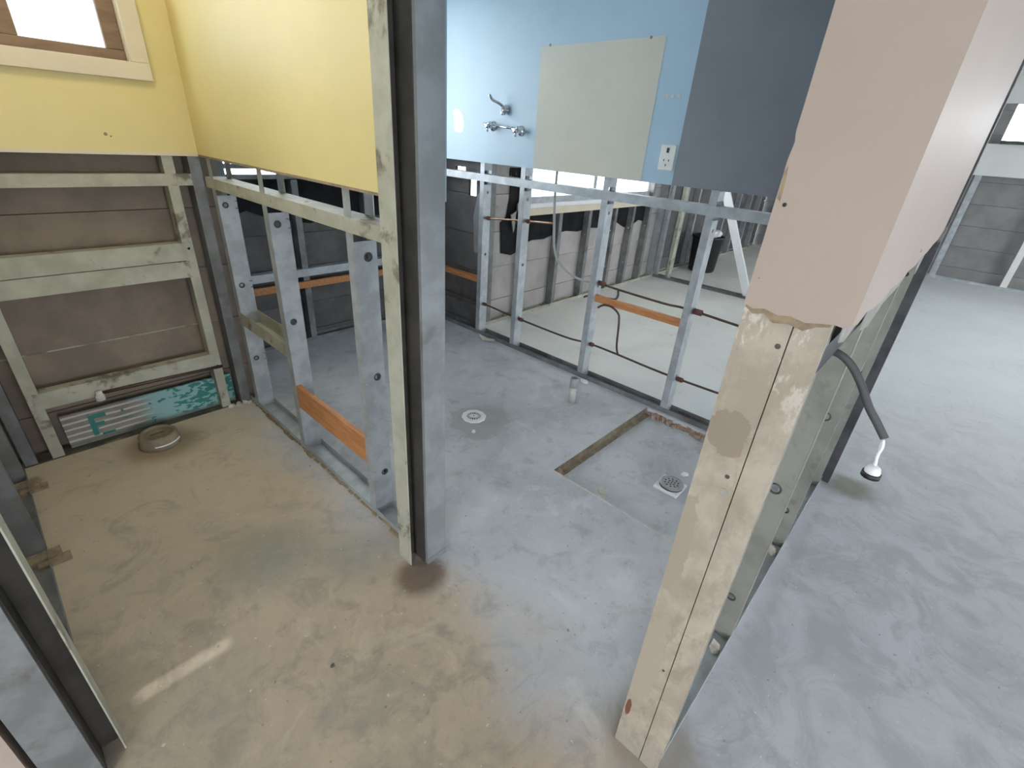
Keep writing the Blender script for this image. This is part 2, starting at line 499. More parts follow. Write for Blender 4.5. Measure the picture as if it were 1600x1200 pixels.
def tube(bm, pts, r, n=10, flat=1.0):
    """round (or flattened) tube along a path"""
    pts = [Vector(p) for p in pts]
    up = Vector((0, 0, 1))
    rings = []
    prev = None
    for i, p in enumerate(pts):
        t = (pts[min(i + 1, len(pts) - 1)] - pts[max(i - 1, 0)]).normalized()
        if prev is None:
            a = t.cross(up)
            if a.length < 0.1:
                a = t.cross(Vector((1, 0, 0)))
        else:
            a = prev - t * prev.dot(t)
        a.normalize()
        prev = a
        b = t.cross(a)
        rr = r[i] if isinstance(r, (list, tuple)) else r
        rings.append([bm.verts.new(p + a * rr * math.cos(2 * math.pi * k / n) + b * rr * flat * math.sin(2 * math.pi * k / n)) for k in range(n)])
    for a, b in zip(rings, rings[1:]):
        for k in range(n):
            bm.faces.new((a[k], a[(k + 1) % n], b[(k + 1) % n], b[k]))
    bm.faces.new(rings[0])
    bm.faces.new(rings[-1])


_cache = {}


def channel(name, origin, U, V, Wv, length, width, depth, lip, mat, parent, holes=(), cuts=(), t=0.0022):
    """folded steel channel: web in the U-W plane, flanges towards V, real service holes (u, w, r) and cut-outs (w0, w1) in the web"""
    key = (length, width, depth, lip, mat, tuple(holes), tuple(cuts), t)
    me = _cache.get(key)
    if me is None:
        bm = bmesh.new()

        def quad(a, b, c, d):
            bm.faces.new([bm.verts.new(x) for x in (a, b, c, d)])
        for u in (0, width):
            quad((u, 0, 0), (u, depth, 0), (u, depth, length), (u, 0, length))
            if lip:
                s = lip if u == 0 else -lip
                quad((u, depth, 0), (u + s, depth, 0), (u + s, depth, length), (u, depth, length))
        segs = []
        for (u, w, r) in holes:
            segs.append((w - r * 1.6, w + r * 1.6, (u, w, r)))
        for (w0, w1) in cuts:
            segs.append((w0, w1, None))
        segs.sort(key=lambda s: s[0])
        w = 0.0
        for (w0, w1, hole) in segs:
            if w0 > w:
                quad((0, 0, w), (width, 0, w), (width, 0, w0), (0, 0, w0))
            if hole:
                u, hw, r = hole
                n = 16
                circ, rim = [], []
                for k in range(n):
                    a = 2 * math.pi * (k + 0.5) / n
                    c, s = math.cos(a), math.sin(a)
                    circ.append(bm.verts.new((u + r * c, 0, hw + r * s)))
                    m_ = max(abs(c), abs(s))
                    cu, cs = c / m_, s / m_
                    pu = u + (width - u) * cu if cu > 0 else u + u * cu
                    pw = hw + (w1 - hw) * cs
                    rim.append(bm.verts.new((pu, 0, pw)))
                for k in range(n):
                    j = (k + 1) % n
                    bm.faces.new((circ[k], circ[j], rim[j], rim[k]))
                for (cu, cw) in ((0, w0), (width, w0), (0, w1), (width, w1)):
                    v = bm.verts.new((cu, 0, cw))
                    near = sorted(range(n), key=lambda q: (rim[q].co - v.co).length)[:2]
                    if abs(near[0] - near[1]) in (1, n - 1):
                        bm.faces.new((v, rim[near[0]], rim[near[1]]))
            w = max(w, w1)
        if w < length:
            quad((0, 0, w), (width, 0, w), (width, 0, length), (0, 0, length))
        bmesh.ops.remove_doubles(bm, verts=bm.verts, dist=1e-5)
        bm.normal_update()
        for f in bm.faces:
            c = f.calc_center_median()
            if abs(c.y) < 1e-6:
                want = Vector((0, -1, 0))
            elif abs(f.normal.y) > 0.5:
                want = Vector((0, 1, 0))
            else:
                want = Vector((-1 if c.x < width / 2 else 1, 0, 0))
            if f.normal.dot(want) < 0:
                f.normal_flip()
        me = bpy.data.meshes.new(name)
        bm.to_mesh(me)
        bm.free()
        me.materials.append(M[mat])
        _cache[key] = me
    o = bpy.data.objects.new(name, me)
    U, V, Wv = Vector(U), Vector(V), Vector(Wv)
    mw = Matrix.Identity(4)
    for i in range(3):
        mw[i][0], mw[i][1], mw[i][2], mw[i][3] = U[i], V[i], Wv[i], origin[i]
    o.matrix_local = mw
    sol = o.modifiers.new('gauge', 'SOLIDIFY')
    sol.thickness = t
    sol.offset = 0
    return link(o, parent)


def stud_y(parent, x0, y, z0, z1, width, mat='galv', holes=(), cuts=(), depth=0.036, lip=0.008, name='stud'):
    """stud whose web faces -Y"""
    return channel(name, (x0, y, z0), (1, 0, 0), (0, 1, 0), (0, 0, 1), z1 - z0, width, depth, lip, mat, parent, holes, cuts)


def stud_x(parent, x, y0, z0, z1, width, mat='galv', holes=(), cuts=(), depth=0.036, lip=0.008, name='stud'):
    """stud whose web faces -X"""
    return channel(name, (x, y0, z0), (0, 1, 0), (1, 0, 0), (0, 0, 1), z1 - z0, width, depth, lip, mat, parent, holes, cuts)


def grommet(parent, x, y, z, r=0.013, axis='y', mat='dark_grey'):
    bm = bmesh.new()
    n, k = 16, 6
    rows = []
    for i in range(n):
        a = 2 * math.pi * i / n
        row = []
        for j in range(k):
            b = 2 * math.pi * j / k
            rr = r + 0.0032 * math.cos(b)
            h = 0.0035 * math.sin(b)
            c, s = rr * math.cos(a), rr * math.sin(a)
            row.append(bm.verts.new((x + c, y + h, z + s) if axis == 'y' else (x + h, y + c, z + s)))
        rows.append(row)
    for i in range(n):
        for j in range(k):
            bm.faces.new((rows[i][j], rows[(i + 1) % n][j], rows[(i + 1) % n][(j + 1) % k], rows[i][(j + 1) % k]))
    return obj('grommet', bm, mat, parent, smooth=True)


JOINTS = [-0.12, 0.17, 0.45, 0.73, 1.01, 1.29, 1.57, 1.85, 2.13, 2.41, 2.62]


def cladding(parent, axis, c0, c1, a0, a1, mat, openings=(), joints=JOINTS, gap=0.004, back=True):
    """horizontal boards, each one an object; axis 'x' = wall runs along X"""
    bbm = bmesh.new()
    zs = sorted(set(joints) | {z for o in openings for z in o[2:4] if joints[0] < z < joints[-1]})
    for i, (z0, z1) in enumerate(zip(zs, zs[1:])):
        spans = [(a0, a1)]
        zm = (z0 + z1) / 2
        for (p0, p1, q0, q1) in openings:
            if q0 < zm < q1:
                new = []
                for (s0, s1) in spans:
                    if p0 > s0:
                        new.append((s0, min(p0, s1)))
                    if p1 < s1:
                        new.append((max(p1, s0), s1))
                spans = new
        for (s0, s1) in spans:
            if s1 - s0 < 0.02:
                continue
            if back:
                o_ = (c1 + 0.004, c1 + 0.012) if c1 > c0 else None
                dims = (s0, s1, *o_, z0, z1) if axis == 'x' else (*o_, s0, s1, z0, z1)
                add_box(bbm, *dims)
            d = 0.003 * (i % 2)
            g = gap if z0 in joints else 0
            dims = (s0, s1, c0 + d, c1 + d, z0 + g, z1) if axis == 'x' else (c0 + d, c1 + d, s0, s1, z0 + g, z1)
            box('cladding_board', dims, mat, parent)
    obj('light_leak_backing', bbm, 'plate_dirt', parent)  # unseen sheet added to stop light leaking through the board gaps


CEIL = 2.55
CUT = 1.242

# ================================================================== setting: floor, ceiling, outer shell
bm = bmesh.new()
xs = [-2.7, 1.54, 2.455, 9.4]
ysl = [-4.6, 0.21, 1.04, 2.60]
for i in range(3):
    for j in range(3):
        top = -0.042 if (i == 1 and j == 1) else 0.0
        add_box(bm, xs[i], xs[i + 1], ysl[j], ysl[j + 1], -0.3, top)
add_box(bm, 0.86, 2.54, 2.60, 3.20, -0.3, 0.0)
add_box(bm, 2.54, 9.4, 2.60, 2.66, -0.3, 0.0)
add_box(bm, -2.7, 0.86, 2.60, 2.80, -0.3, -0.05)
add_box(bm, 2.54, 9.4, 2.66, 2.80, -0.3, -0.03)
add_box(bm, 0.70, 2.75, 3.20, 3.40, -0.3, -0.03)
floor = obj('floor', bm, 'floor')
tag(floor, 'stained bare concrete slab running through all the stripped rooms', 'floor', kind='structure')

bm = bmesh.new()
add_box(bm, -2.8, 9.6, -4.8, 2.76, CEIL, CEIL + 0.08)
add_box(bm, 0.70, 2.75, 2.76, 3.4, CEIL, CEIL + 0.08)
ceiling = obj('ceiling', bm, 'white_paint')
tag(ceiling, 'white ceiling over the stripped rooms', 'ceiling', kind='structure')

ground = box('ground', (-25, 40, -30, 40, -0.5, -0.31), 'ground')
tag(ground, 'pale paved yard seen through the window gap', 'ground', kind='structure')

prism('recess_edge', [(1.041, 0.001), (1.0395, 0.001), (1.034, -0.03), (1.010, -0.0425), (1.041, -0.0425)], 'x', 1.545, 2.455, 'recess', floor)

prism('recess_lip', [(0.25, 0.0), (1.036, 0.0), (1.036, 0.0015), (0.25, 0.0015)], 'x', 1.533, 1.541, 'chip', floor)

# unseen eaves added to block the sun from the north windows
bm = bmesh.new()
add_box(bm, 2.76, 9.7, 2.82, 4.9, 2.36, 2.44)
add_box(bm, 0.6, 2.76, 3.32, 4.9, 2.36, 2.44)
sun_block = obj('sun_block_1', bm, 'white_paint')
tag(sun_block, 'unseen white soffit added outside to block the sun', 'soffit', kind='structure')

# outer walls that the picture shows nothing or little of
ws = structure('wall_south', 'unseen outer wall with door and window openings added for light', 'wall')  # door and window openings invented to let daylight in
for d in ((-2.8, -1.2, -4.75, -4.6, -0.3, CEIL), (-1.2, 1.2, -4.75, -4.6, -0.3, 0.7), (-1.2, 1.2, -4.75, -4.6, 2.1, CEIL), (1.2, 5.8, -4.75, -4.6, -0.3, CEIL), (7.8, 9.6, -4.75, -4.6, -0.3, CEIL), (5.8, 7.8, -4.75, -4.6, 2.1, CEIL)):
    box('wall_panel', d, 'white_paint', ws)
ww = structure('wall_west', 'unseen outer hall wall with entrance opening added for light', 'wall')  # entrance opening invented to bring in light from behind
for d in ((-2.8, -2.7, -4.6, -2.0, -0.3, CEIL), (-2.8, -2.7, -0.4, 2.8, -0.3, CEIL), (-2.8, -2.7, -2.0, -0.4, 2.1, CEIL)):
    box('wall_panel', d, 'white_paint', ww)

# ================================================================== wall_back: toilet window wall
wb = structure('wall_back', 'toilet window wall, yellow lining above bare boards and steel rails', 'wall')
cladding(wb, 'x', 2.715, 2.728, -2.7, 0.86, 'board_brown', openings=[(-0.25, 0.60, 1.57, 2.36)])
# lining with the window opening cut out
for d in ((-0.17, 0.757, 2.588, 2.60, CUT, 1.535), (0.632, 0.757, 2.588, 2.60, 1.535, CEIL), (-0.17, 0.632, 2.588, 2.60, 2.22, CEIL)):
    box('wall_lining', d, 'yellow', wb)
box('lining_edge', (-0.17, 0.757, 2.5865, 2.5995, CUT - 0.002, CUT + 0.010), 'cream_trim', wb)
stud_y(wb, 0.618, 2.605, -0.05, 1.55, 0.04, 'galv_dusty', depth=0.07, holes=((0.02, 0.30, 0.006), (0.02, 0.9, 0.006)))
stud_y(wb, -0.075, 2.605, -0.05, 1.55, 0.04, 'galv_dusty', depth=0.07)
stud_y(wb, 0.715, 2.60, -0.05, 1.55, 0.044, 'galv_old', depth=0.08)
stud_y(wb, -0.165, 2.605, -0.05, 1.55, 0.04, 'galv_old', depth=0.07)
box('joint_strip', (-0.17, 0.76, 2.711, 2.718, 0.449, 0.4545), 'galv_dusty', wb)
for z0, z1, m_ in ((1.121, 1.167, 'galv_dusty'), (0.798, 0.876, 'galv_dusty'), (0.720, 0.793, 'galv_dusty'), (0.245, 0.318, 'galv_dusty')):
    # face towards the room, flanges backwards
    x0, x1 = (-0.17, 0.76) if z0 > 1.1 else (-0.055, 0.628)
    channel('rail', (x0, 2.602, z0), (0, 0, 1), (0, 1, 0), (1, 0, 0), x1 - x0, z1 - z0, 0.05, 0, m_, wb)
box('bottom_plate', (-0.17, 0.765, 2.602, 2.68, -0.05, 0.004), 'plate_dirt', wb)

# unseen ceiling globe added to brighten the toilet
em, ent, ep = new_mat('added_globe_glow')
ep.inputs['Base Color'].default_value = (0.9, 0.85, 0.75, 1)
ep.inputs['Emission Color'].default_value = (1.0, 0.97, 0.90, 1)
ep.inputs['Emission Strength'].default_value = 24.0
M['added_lamp'] = em
gl_ = empty('added_ceiling_globe', (0.10, 1.75, CEIL))
bm = bmesh.new()
lathe(bm, [(0.055, 0.0), (0.055, -0.018), (0.045, -0.022)], 20)
obj('base', bm, 'white_plastic', gl_)
bm = bmesh.new()
lathe(bm, [(0.042, -0.021), (0.078, -0.05), (0.09, -0.09), (0.075, -0.135), (0.03, -0.16)], 24)
obj('added_globe', bm, 'added_lamp', gl_, smooth=True)
tag(gl_, 'unseen globe added on the ceiling to brighten the toilet', 'added_lamp')

# painted board offcut behind the frame
bo = empty('painted_board', (0.0, 2.655, 0.004))
box('board', (-0.005, 0.70, -0.006, 0.006, 0.0, 0.165), 'offcut', bo)
bm = bmesh.new()
for d in ((0.085, 0.105, 0.03, 0.135), (0.105, 0.150, 0.115, 0.137), (0.105, 0.137, 0.075, 0.094), (0.115, 0.165, 0.022, 0.034)):
    add_box(bm, d[0], d[1], -0.0075, -0.0062, d[2], d[3])
obj('letter_mark', bm, 'teal_paint', bo)
tag(bo, 'aqua painted board with dark teal letter behind the toilet wall studs', 'board')

# water pipe along that wall
bm = bmesh.new()
tube(bm, [(0.15, 2.585, 0.262), (0.4, 2.60, 0.252), (0.66, 2.60, 0.242)], 0.008, 10)
cp = empty('water_pipe', (0.15, 2.585, 0.262))
cp_pipe = obj('pipe', bm, 'pipe', cp, smooth=True)
cp_pipe.matrix_parent_inverse = Matrix.Translation((-0.15, -2.585, -0.262))
bm = bmesh.new()
lathe(bm, [(0.012, -0.03), (0.018, -0.028), (0.018, -0.004), (0.013, 0.0), (0.013, 0.014), (0.009, 0.016)], 14, (0, -0.006, 0.0), 'z')
obj('end_cap', bm, 'chip', cp, smooth=True)
tag(cp, 'capped water pipe along the low toilet rail', 'pipe')

# toilet window
w1 = structure('window_1', 'brown timber toilet window with cream architrave and frosted panes', 'window')
for d in ((-0.30, 0.648, 2.566, 2.588, 1.507, 1.566), (0.590, 0.648, 2.566, 2.588, 1.566, 2.26), (-0.30, 0.590, 2.566, 2.588, 2.20, 2.26)):
    box('architrave', d, 'cream_trim', w1, bevel=0.002)
box('reveal', (0.588, 0.604, 2.588, 2.715, 1.566, 2.21), 'cream_trim', w1)
box('sill', (-0.25, 0.600, 2.588, 2.715, 1.548, 1.567), 'brown_frame', w1)
for d in ((-0.25, 0.588, 2.62, 2.66, 1.567, 1.603), (0.533, 0.588, 2.62, 2.66, 1.603, 2.21), (0.235, 0.290, 2.62, 2.66, 1.603, 2.21), (-0.25, 0.533, 2.62, 2.66, 2.19, 2.21)):
    box('sash', d, 'brown_frame', w1, bevel=0.003)
box('meeting_rail', (0.29, 0.533, 2.622, 2.658, 1.845, 1.87), 'brown_frame', w1)
box('streak_split_bar', (0.29, 0.533, 2.634, 2.642, 1.823, 1.829), 'brown_frame', w1)  # unseen bar added to split the sun streak on the floor
box('pane', (0.285, 0.538, 2.638, 2.643, 1.60, 1.805), 'frosted', w1)  # pane stops short, leaving an unseen slit that shapes a sun streak
box('pane', (0.285, 0.538, 2.638, 2.643, 1.86, 2.165), 'frosted', w1)  # second unseen slit left above this pane for another sun streak
box('pane', (-0.25, 0.24, 2.638, 2.643, 1.60, 2.20), 'frosted', w1)
bm = bmesh.new()
tube(bm, [(0.28, 2.80, 1.60), (0.25, 2.80, 1.66), (0.235, 2.80, 1.9)], 0.03, 8)
dp = obj('downpipe', bm, 'galv_old', None)
tag(dp, 'grey bent downpipe outside the toilet window', 'downpipe')


def dot(name, x, y, z, r, axis, mat, parent):
    bm = bmesh.new()
    lathe(bm, [(r * 0.5, -0.0012), (r, -0.0006), (r, 0.0012), (r * 0.5, 0.0016)], 10, (x, y, z), axis)
    return obj(name, bm, mat, parent)


dot('screw_hole', 0.448, 2.5875, 1.312, 0.006, 'y', 'core', wb)
dot('screw_hole', 0.463, 2.5875, 1.305, 0.003, 'y', 'core', wb)

# ================================================================== wall_divider: toilet / bathroom partition
wd = structure('wall_divider', 'steel stud partition with yellow lining between toilet and bathroom', 'wall')
X0, X1 = 0.765, 0.845
FW = X1 - X0
channel('bottom_plate', (X0, 1.10, 0.0), (1, 0, 0), (0, 0, 1), (0, 1, 0), 1.50, FW, 0.032, 0, 'galv', wd)
hset = {
    2.49: ((0.030, 0.286, 0.011), (0.030, 0.675, 0.011), (0.028, 1.045, 0.011)),
    1.96: ((0.030, 0.225, 0.011), (0.034, 0.642, 0.012), (0.030, 1.043, 0.012)),
    1.35: ((0.050, 0.190, 0.012), (0.048, 0.612, 0.012), (0.046, 1.036, 0.013)),
}
for y, hs in hset.items():
    stud_y(wd, X0 + 0.001, y, 0.003, CEIL, FW - 0.002, 'galv', holes=hs, cuts=((1.085, 1.30),), depth=0.04)
    for (u, w, r) in hs:
        grommet(wd, X0 + 0.001 + u, y, w + 0.003, r, 'y')
channel('noggin', (X0, 1.115, 1.157), (1, 0, 0), (0, 0, -1), (0, 1, 0), 1.48, FW, 0.043, 0, 'galv_dusty', wd,
        holes=((0.042, 0.60, 0.009), (0.042, 1.26, 0.009)))
channel('noggin', (X0, 1.995, 0.478), (1, 0, 0), (0, 0, 1), (0, 1, 0), 0.50, FW, 0.066, 0, 'galv_dusty', wd)
box('timber_noggin', (X0 + 0.002, X0 + 0.024, 1.388, 1.963, 0.235, 0.348), 'timber', wd, bevel=0.002)
box('wall_lining', (X0 - 0.010, X0, 1.16, 2.59, CUT, CEIL), 'yellow', wd)
box('lining_edge', (X0 - 0.0105, X0 + 0.0005, 1.16, 2.59, CUT - 0.002, CUT + 0.006), 'core', wd)
box('wall_lining', (X1, X1 + 0.010, 1.02, 3.2, CUT, CEIL), 'blue', wd)
# mud and tile-glue ridge along the plate
bm = bmesh.new()
y = 1.06
while y < 2.55:
    l = random.uniform(0.02, 0.06)
    add_box(bm, X0 - random.uniform(0.004, 0.016), X0 + 0.002, y, y + l, -0.002, random.uniform(0.003, 0.012))
    y += l * random.uniform(0.8, 1.6)
mud = obj('glue_ridge', bm, 'core', wd)
mud['kind'] = 'stuff'


def shell(name, pts, z0, z1, mat, parent, t=0.003):
    """open folded profile in plan, extruded upwards"""
    bm = bmesh.new()
    lo = [bm.verts.new((p[0], p[1], z0)) for p in pts]
    hi = [bm.verts.new((p[0], p[1], z1)) for p in pts]
    for i in range(len(pts) - 1):
        bm.faces.new((lo[i], lo[i + 1], hi[i + 1], hi[i]))
    o = obj(name, bm, mat, parent)
    s = o.modifiers.new('gauge', 'SOLIDIFY')
    s.thickness = t
    s.offset = 0
    return o


def jamb(parent, fx, dy, mats):
    """double steel jamb: open channel beside a closed stud; fx maps the local x"""
    shell('jamb_flange', [(fx(0.756), 1.112 + dy), (fx(0.712), 1.112 + dy), (fx(0.712), 1.042 + dy)], 0.0, CEIL, mats[0], parent)
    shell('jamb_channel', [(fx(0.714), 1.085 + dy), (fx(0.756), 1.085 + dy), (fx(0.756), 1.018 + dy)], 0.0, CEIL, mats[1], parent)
    shell('jamb_stud', [(fx(0.759), 1.095 + dy), (fx(0.759), 1.008 + dy), (fx(0.838), 1.008 + dy), (fx(0.838), 1.095 + dy), (fx(0.828), 1.095 + dy)], 0.0, CEIL, mats[2], parent)
    box('jamb_foot', (min(fx(0.757), fx(0.842)), max(fx(0.757), fx(0.842)), 1.004 + dy, 1.10 + dy, 0.0, 0.022), mats[2], parent)


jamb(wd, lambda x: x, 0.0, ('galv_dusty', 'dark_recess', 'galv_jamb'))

# ================================================================== wall_left: toilet side frame close to the camera
wl = structure('wall_left', 'stripped steel stud side wall of the toilet', 'wall')
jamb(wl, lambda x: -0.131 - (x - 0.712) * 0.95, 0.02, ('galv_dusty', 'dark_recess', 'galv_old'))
channel('bottom_plate', (-0.25, 1.13, 0.0), (1, 0, 0), (0, 0, 1), (0, 1, 0), 1.47, 0.08, 0.028, 0, 'galv_old', wl)
for y in (1.42, 1.955, 2.50):
    stud_y(wl, -0.249, y, 0.003, CEIL, 0.078, 'galv_old', depth=0.04)
channel('noggin', (-0.25, 1.13, 1.157), (1, 0, 0), (0, 0, -1), (0, 1, 0), 1.46, 0.08, 0.043, 0, 'galv_dusty', wl)
box('wall_lining', (-0.17, -0.160, 1.13, 2.59, CUT, CEIL), 'yellow', wl)
box('wall_lining', (-0.262, -0.252, 1.13, 2.7, 0.02, CEIL), 'white_paint', wl)
bm = bmesh.new()
for y in (1.93, 2.44):
    add_box(bm, -0.225, -0.135, y - 0.03, y + 0.02, 0.0, 0.02)
    add_box(bm, -0.20, -0.115, y - 0.06, y - 0.02, 0.0, 0.012)
obj('mortar_lump', bm, 'core', wl)
wh = structure('wall_hall', 'hall wall left of the toilet door', 'wall')
box('wall_lining', (-2.7, -0.265, 1.03, 1.13, 0.0, CEIL), 'beige', wh)
box('header', (-0.13, 0.712, 1.03, 1.11, 2.06, CEIL), 'white_paint', wh)
box('header', (0.755, 0.845, 0.21, 1.0, 2.06, CEIL), 'white_paint', wh)

# ================================================================== bathroom back wall
wbb = structure('wall_bathroom_back', 'dark boarded bathroom outer wall with orange timber rail', 'wall')
cladding(wbb, 'x', 3.285, 3.298, 0.70, 2.72, 'board_dark', openings=[(1.04, 2.32, 1.10, 2.18)], joints=[-0.12, 0.05, 0.255, 0.46, 0.74, 1.02, 1.30, 1.58, 1.86, 2.14, 2.62])
cladding(wbb, 'y', 0.790, 0.803, 2.73, 3.285, 'board_dark', joints=JOINTS)
channel('bottom_plate', (0.85, 3.20, 0.0), (0, 1, 0), (0, 0, 1), (1, 0, 0), 1.65, 0.075, 0.025, 0, 'galv_old', wbb)
for x in (0.90, 1.0, 1.42, 1.93, 2.42):
    stud_y(wbb, x, 3.20, 0.003, 1.08 if 1.1 < x < 1.95 else CEIL, 0.04, 'galv_old', depth=0.075)
box('timber_noggin', (0.92, 2.44, 3.178, 3.198, 0.395, 0.44), 'timber', wbb)
channel('rail', (0.92, 3.195, 0.47), (0, 0, 1), (0, 1, 0), (1, 0, 0), 1.5, 0.05, 0.06, 0, 'galv', wbb)
box('wall_lining', (0.855, 1.03, 3.188, 3.20, CUT, CEIL), 'blue', wbb)
box('wall_lining', (2.33, 2.465, 3.188, 3.20, CUT, CEIL), 'blue', wbb)
box('wall_lining', (1.03, 2.33, 3.188, 3.20, 2.18, CEIL), 'blue', wbb)
bm = bmesh.new()
pts = [(0.86, 1.09), (2.44, 1.09), (2.44, 0.86), (2.1, 0.82), (1.8, 0.86), (1.55, 0.80), (1.3, 0.84), (1.15, 0.90), (0.98, 0.84), (0.86, 0.88)]
bm.free()
prism('sarking_strip', pts, 'y', 3.272, 3.280, 'sarking', wbb)
w2 = structure('window_2', 'bathroom window above the dark boards', 'window')
for d in ((1.03, 2.33, 3.20, 3.285, 1.085, 1.11), (1.03, 1.05, 3.20, 3.285, 1.11, 2.18), (2.31, 2.33, 3.20, 3.285, 1.11, 2.18), (1.03, 2.33, 3.20, 3.285, 2.16, 2.18), (1.66, 1.69, 3.22, 3.26, 1.11, 2.16), (1.05, 2.31, 3.22, 3.26, 1.14, 1.165)):
    box('sash', d, 'galv_old', w2)
box('pane', (1.05, 1.66, 3.238, 3.242, 1.165, 2.16), 'glass', w2)
box('pane', (1.69, 2.31, 3.238, 3.242, 1.165, 2.16), 'glass', w2)

# ================================================================== wall_right: blue partition
wr = structure('wall_right', 'steel stud partition with blue lining between bathroom and bright room', 'wall')
A0, A1 = 2.475, 2.550
AW = A1 - A0
channel('bottom_plate', (A0, 0.17, 0.0), (1, 0, 0), (0, 0, 1), (0, 1, 0), 3.03, AW, 0.032, 0, 'galv_old', wr)
sh = ((0.0375, 0.235, 0.010), (0.0375, 0.62, 0.010), (0.0375, 1.05, 0.010))
for y in (0.33, 0.935, 1.55, 2.18, 2.555):
    stud_y(wr, A0 + 0.001, y, 0.003, CEIL, AW - 0.002, 'galv', holes=sh, cuts=((1.10, 1.19),), depth=0.038)
stud_y(wr, A0 + 0.001, 3.12, 0.003, CEIL, AW - 0.002, 'galv_old', depth=0.038)
channel('noggin', (A0 - 0.001, 0.18, 1.170), (1, 0, 0), (0, 0, -1), (0, 1, 0), 2.95, AW + 0.002, 0.046, 0, 'galv', wr,
        holes=((0.04, 0.5, 0.008), (0.04, 1.1, 0.008), (0.04, 1.7, 0.008)))
box('timber_noggin', (2.498, 2.520, 0.972, 1.588, 0.528, 0.572), 'timber', wr, bevel=0.002)
box('timber_noggin', (2.500, 2.545, 2.60, 3.12, 0.400, 0.438), 'timber', wr, bevel=0.003)
box('wall_lining', (A0 - 0.010, A0, 1.18, 3.19, CUT, CEIL), 'blue', wr)
box('wall_lining', (A0 - 0.010, A0, 0.205, 1.18, CUT, CEIL), 'grey_lining', wr)
box('wall_lining', (A1, A1 + 0.010, 0.205, 2.66, CUT, CEIL), 'white_paint', wr)
prism('bare_patch', [(1.357, CUT + 0.001), (2.112, CUT + 0.001), (2.118, 1.868), (1.352, 1.875)], 'x', A0 - 0.0112, A0 - 0.0095, 'bare_lining', wr)
prism('painted_glare_patch', [(2.765, 1.42), (2.80, 1.412), (2.855, 1.418), (2.858, 1.47), (2.872, 1.54), (2.855, 1.556), (2.81, 1.55), (2.775, 1.52), (2.757, 1.47)], 'x', A0 - 0.0112, A0 - 0.0095, 'white_plastic', wr)  # bright window reflection painted as a white patch on the lining
for (y, z) in ((2.055, 1.873), (1.432, 1.872)):
    dot('screw_hole', A0 - 0.0115, y, z, 0.007, 'x', 'core', wr)
for (y, z) in ((1.265, 1.63), (1.232, 1.633), (1.295, 1.632)):
    dot('glue_mark', A0 - 0.0105, y, z, 0.009, 'x', 'bare_lining', wr)
# outside boards where this partition becomes an outer wall
cladding(wr, 'y', 2.585, 2.598, 2.70, 3.285, 'board_dark', openings=[(2.87, 2.98, 1.125, 1.19), (2.745, 2.83, 1.0, 1.12)])
prism('sarking_sheet', [(2.60, 0.62), (2.72, 0.60), (2.74, 0.86), (2.70, 1.02), (2.62, 1.10)], 'x', 2.556, 2.560, 'leather', wr)
# broken concrete edge below the plate by the shower recess
bm = bmesh.new()
y = 0.60
while y < 1.03:
    l = random.uniform(0.012, 0.035)
    w_ = random.uniform(0.004, 0.034)
    h_ = random.uniform(-0.030, -0.004)
    vs_ = add_box(bm, 2.452 - w_, 2.457, y, y + l * 0.9, -0.043, h_)
    for v in vs_:
        v.co += Vector((random.uniform(-.005, .003), random.uniform(-.006, .006), random.uniform(-.006, .002)))
    y += l
rubble = obj('broken_edge', bm, 'brick', wr)
rubble['kind'] = 'stuff'

# ================================================================== wall_front: right-hand wall with the jamb close to the camera
wf = structure('wall_front', 'beige lined stud wall with exposed stained jamb beside the doorway', 'wall')
box('jamb_board', (0.757, 0.768, 0.1345, 0.206, 0.0, 1.215), 'jamb', wf)
box('jamb_board', (0.757, 0.768, 0.088, 0.1325, 0.0, 1.215), 'jamb', wf)
stud_x(wf, 0.7705, 0.092, 0.0, CEIL, 0.110, 'galv_grey', depth=0.045, name='jamb_stud')
channel('bottom_plate', (0.79, 0.092, 0.0), (0, 1, 0), (0, 0, 1), (1, 0, 0), 1.70, 0.09, 0.030, 0, 'galv', wf)
rh = ((0.038, 0.176, 0.012), (0.038, 0.605, 0.015), (0.022, 1.03, 0.010))
for x in (1.26, 1.83, 2.40):
    stud_x(wf, x, 0.0935, 0.003, CEIL, 0.086, 'galv_grey', holes=rh, depth=0.045)
    for (u, w, r) in rh[:2]:
        grommet(wf, x, 0.0935 + u, w + 0.003, r, 'x')
stud_x(wf, 2.47, 0.06, 0.003, CEIL, 0.12, 'black_steel', depth=0.06, name='end_stud')
channel('noggin', (0.80, 0.092, 1.157), (0, 1, 0), (0, 0, -1), (1, 0, 0), 1.66, 0.09, 0.043, 0, 'black_steel', wf)
# end lining with a broken lower edge
pts = [(0.204, 2.55), (0.204, 1.43), (0.2015, 1.42), (0.204, 1.40), (0.205, 1.205), (0.19, 1.2005), (0.175, 1.2045), (0.155, 1.1995), (0.14, 1.203), (0.12, 1.199), (0.10, 1.2035), (0.085, 1.206), (0.074, 1.2045), (0.066, 1.211), (0.066, 2.55)]
prism('wall_lining', pts, 'x', 0.745, 0.757, 'beige', wf)
pts = [(0.203, 1.2), (0.19, 1.192), (0.175, 1.196), (0.16, 1.186), (0.14, 1.190), (0.12, 1.186), (0.105, 1.196), (0.09, 1.2), (0.09, 1.23), (0.203, 1.23)]
prism('lining_edge', pts, 'x', 0.749, 0.758, 'core', wf)
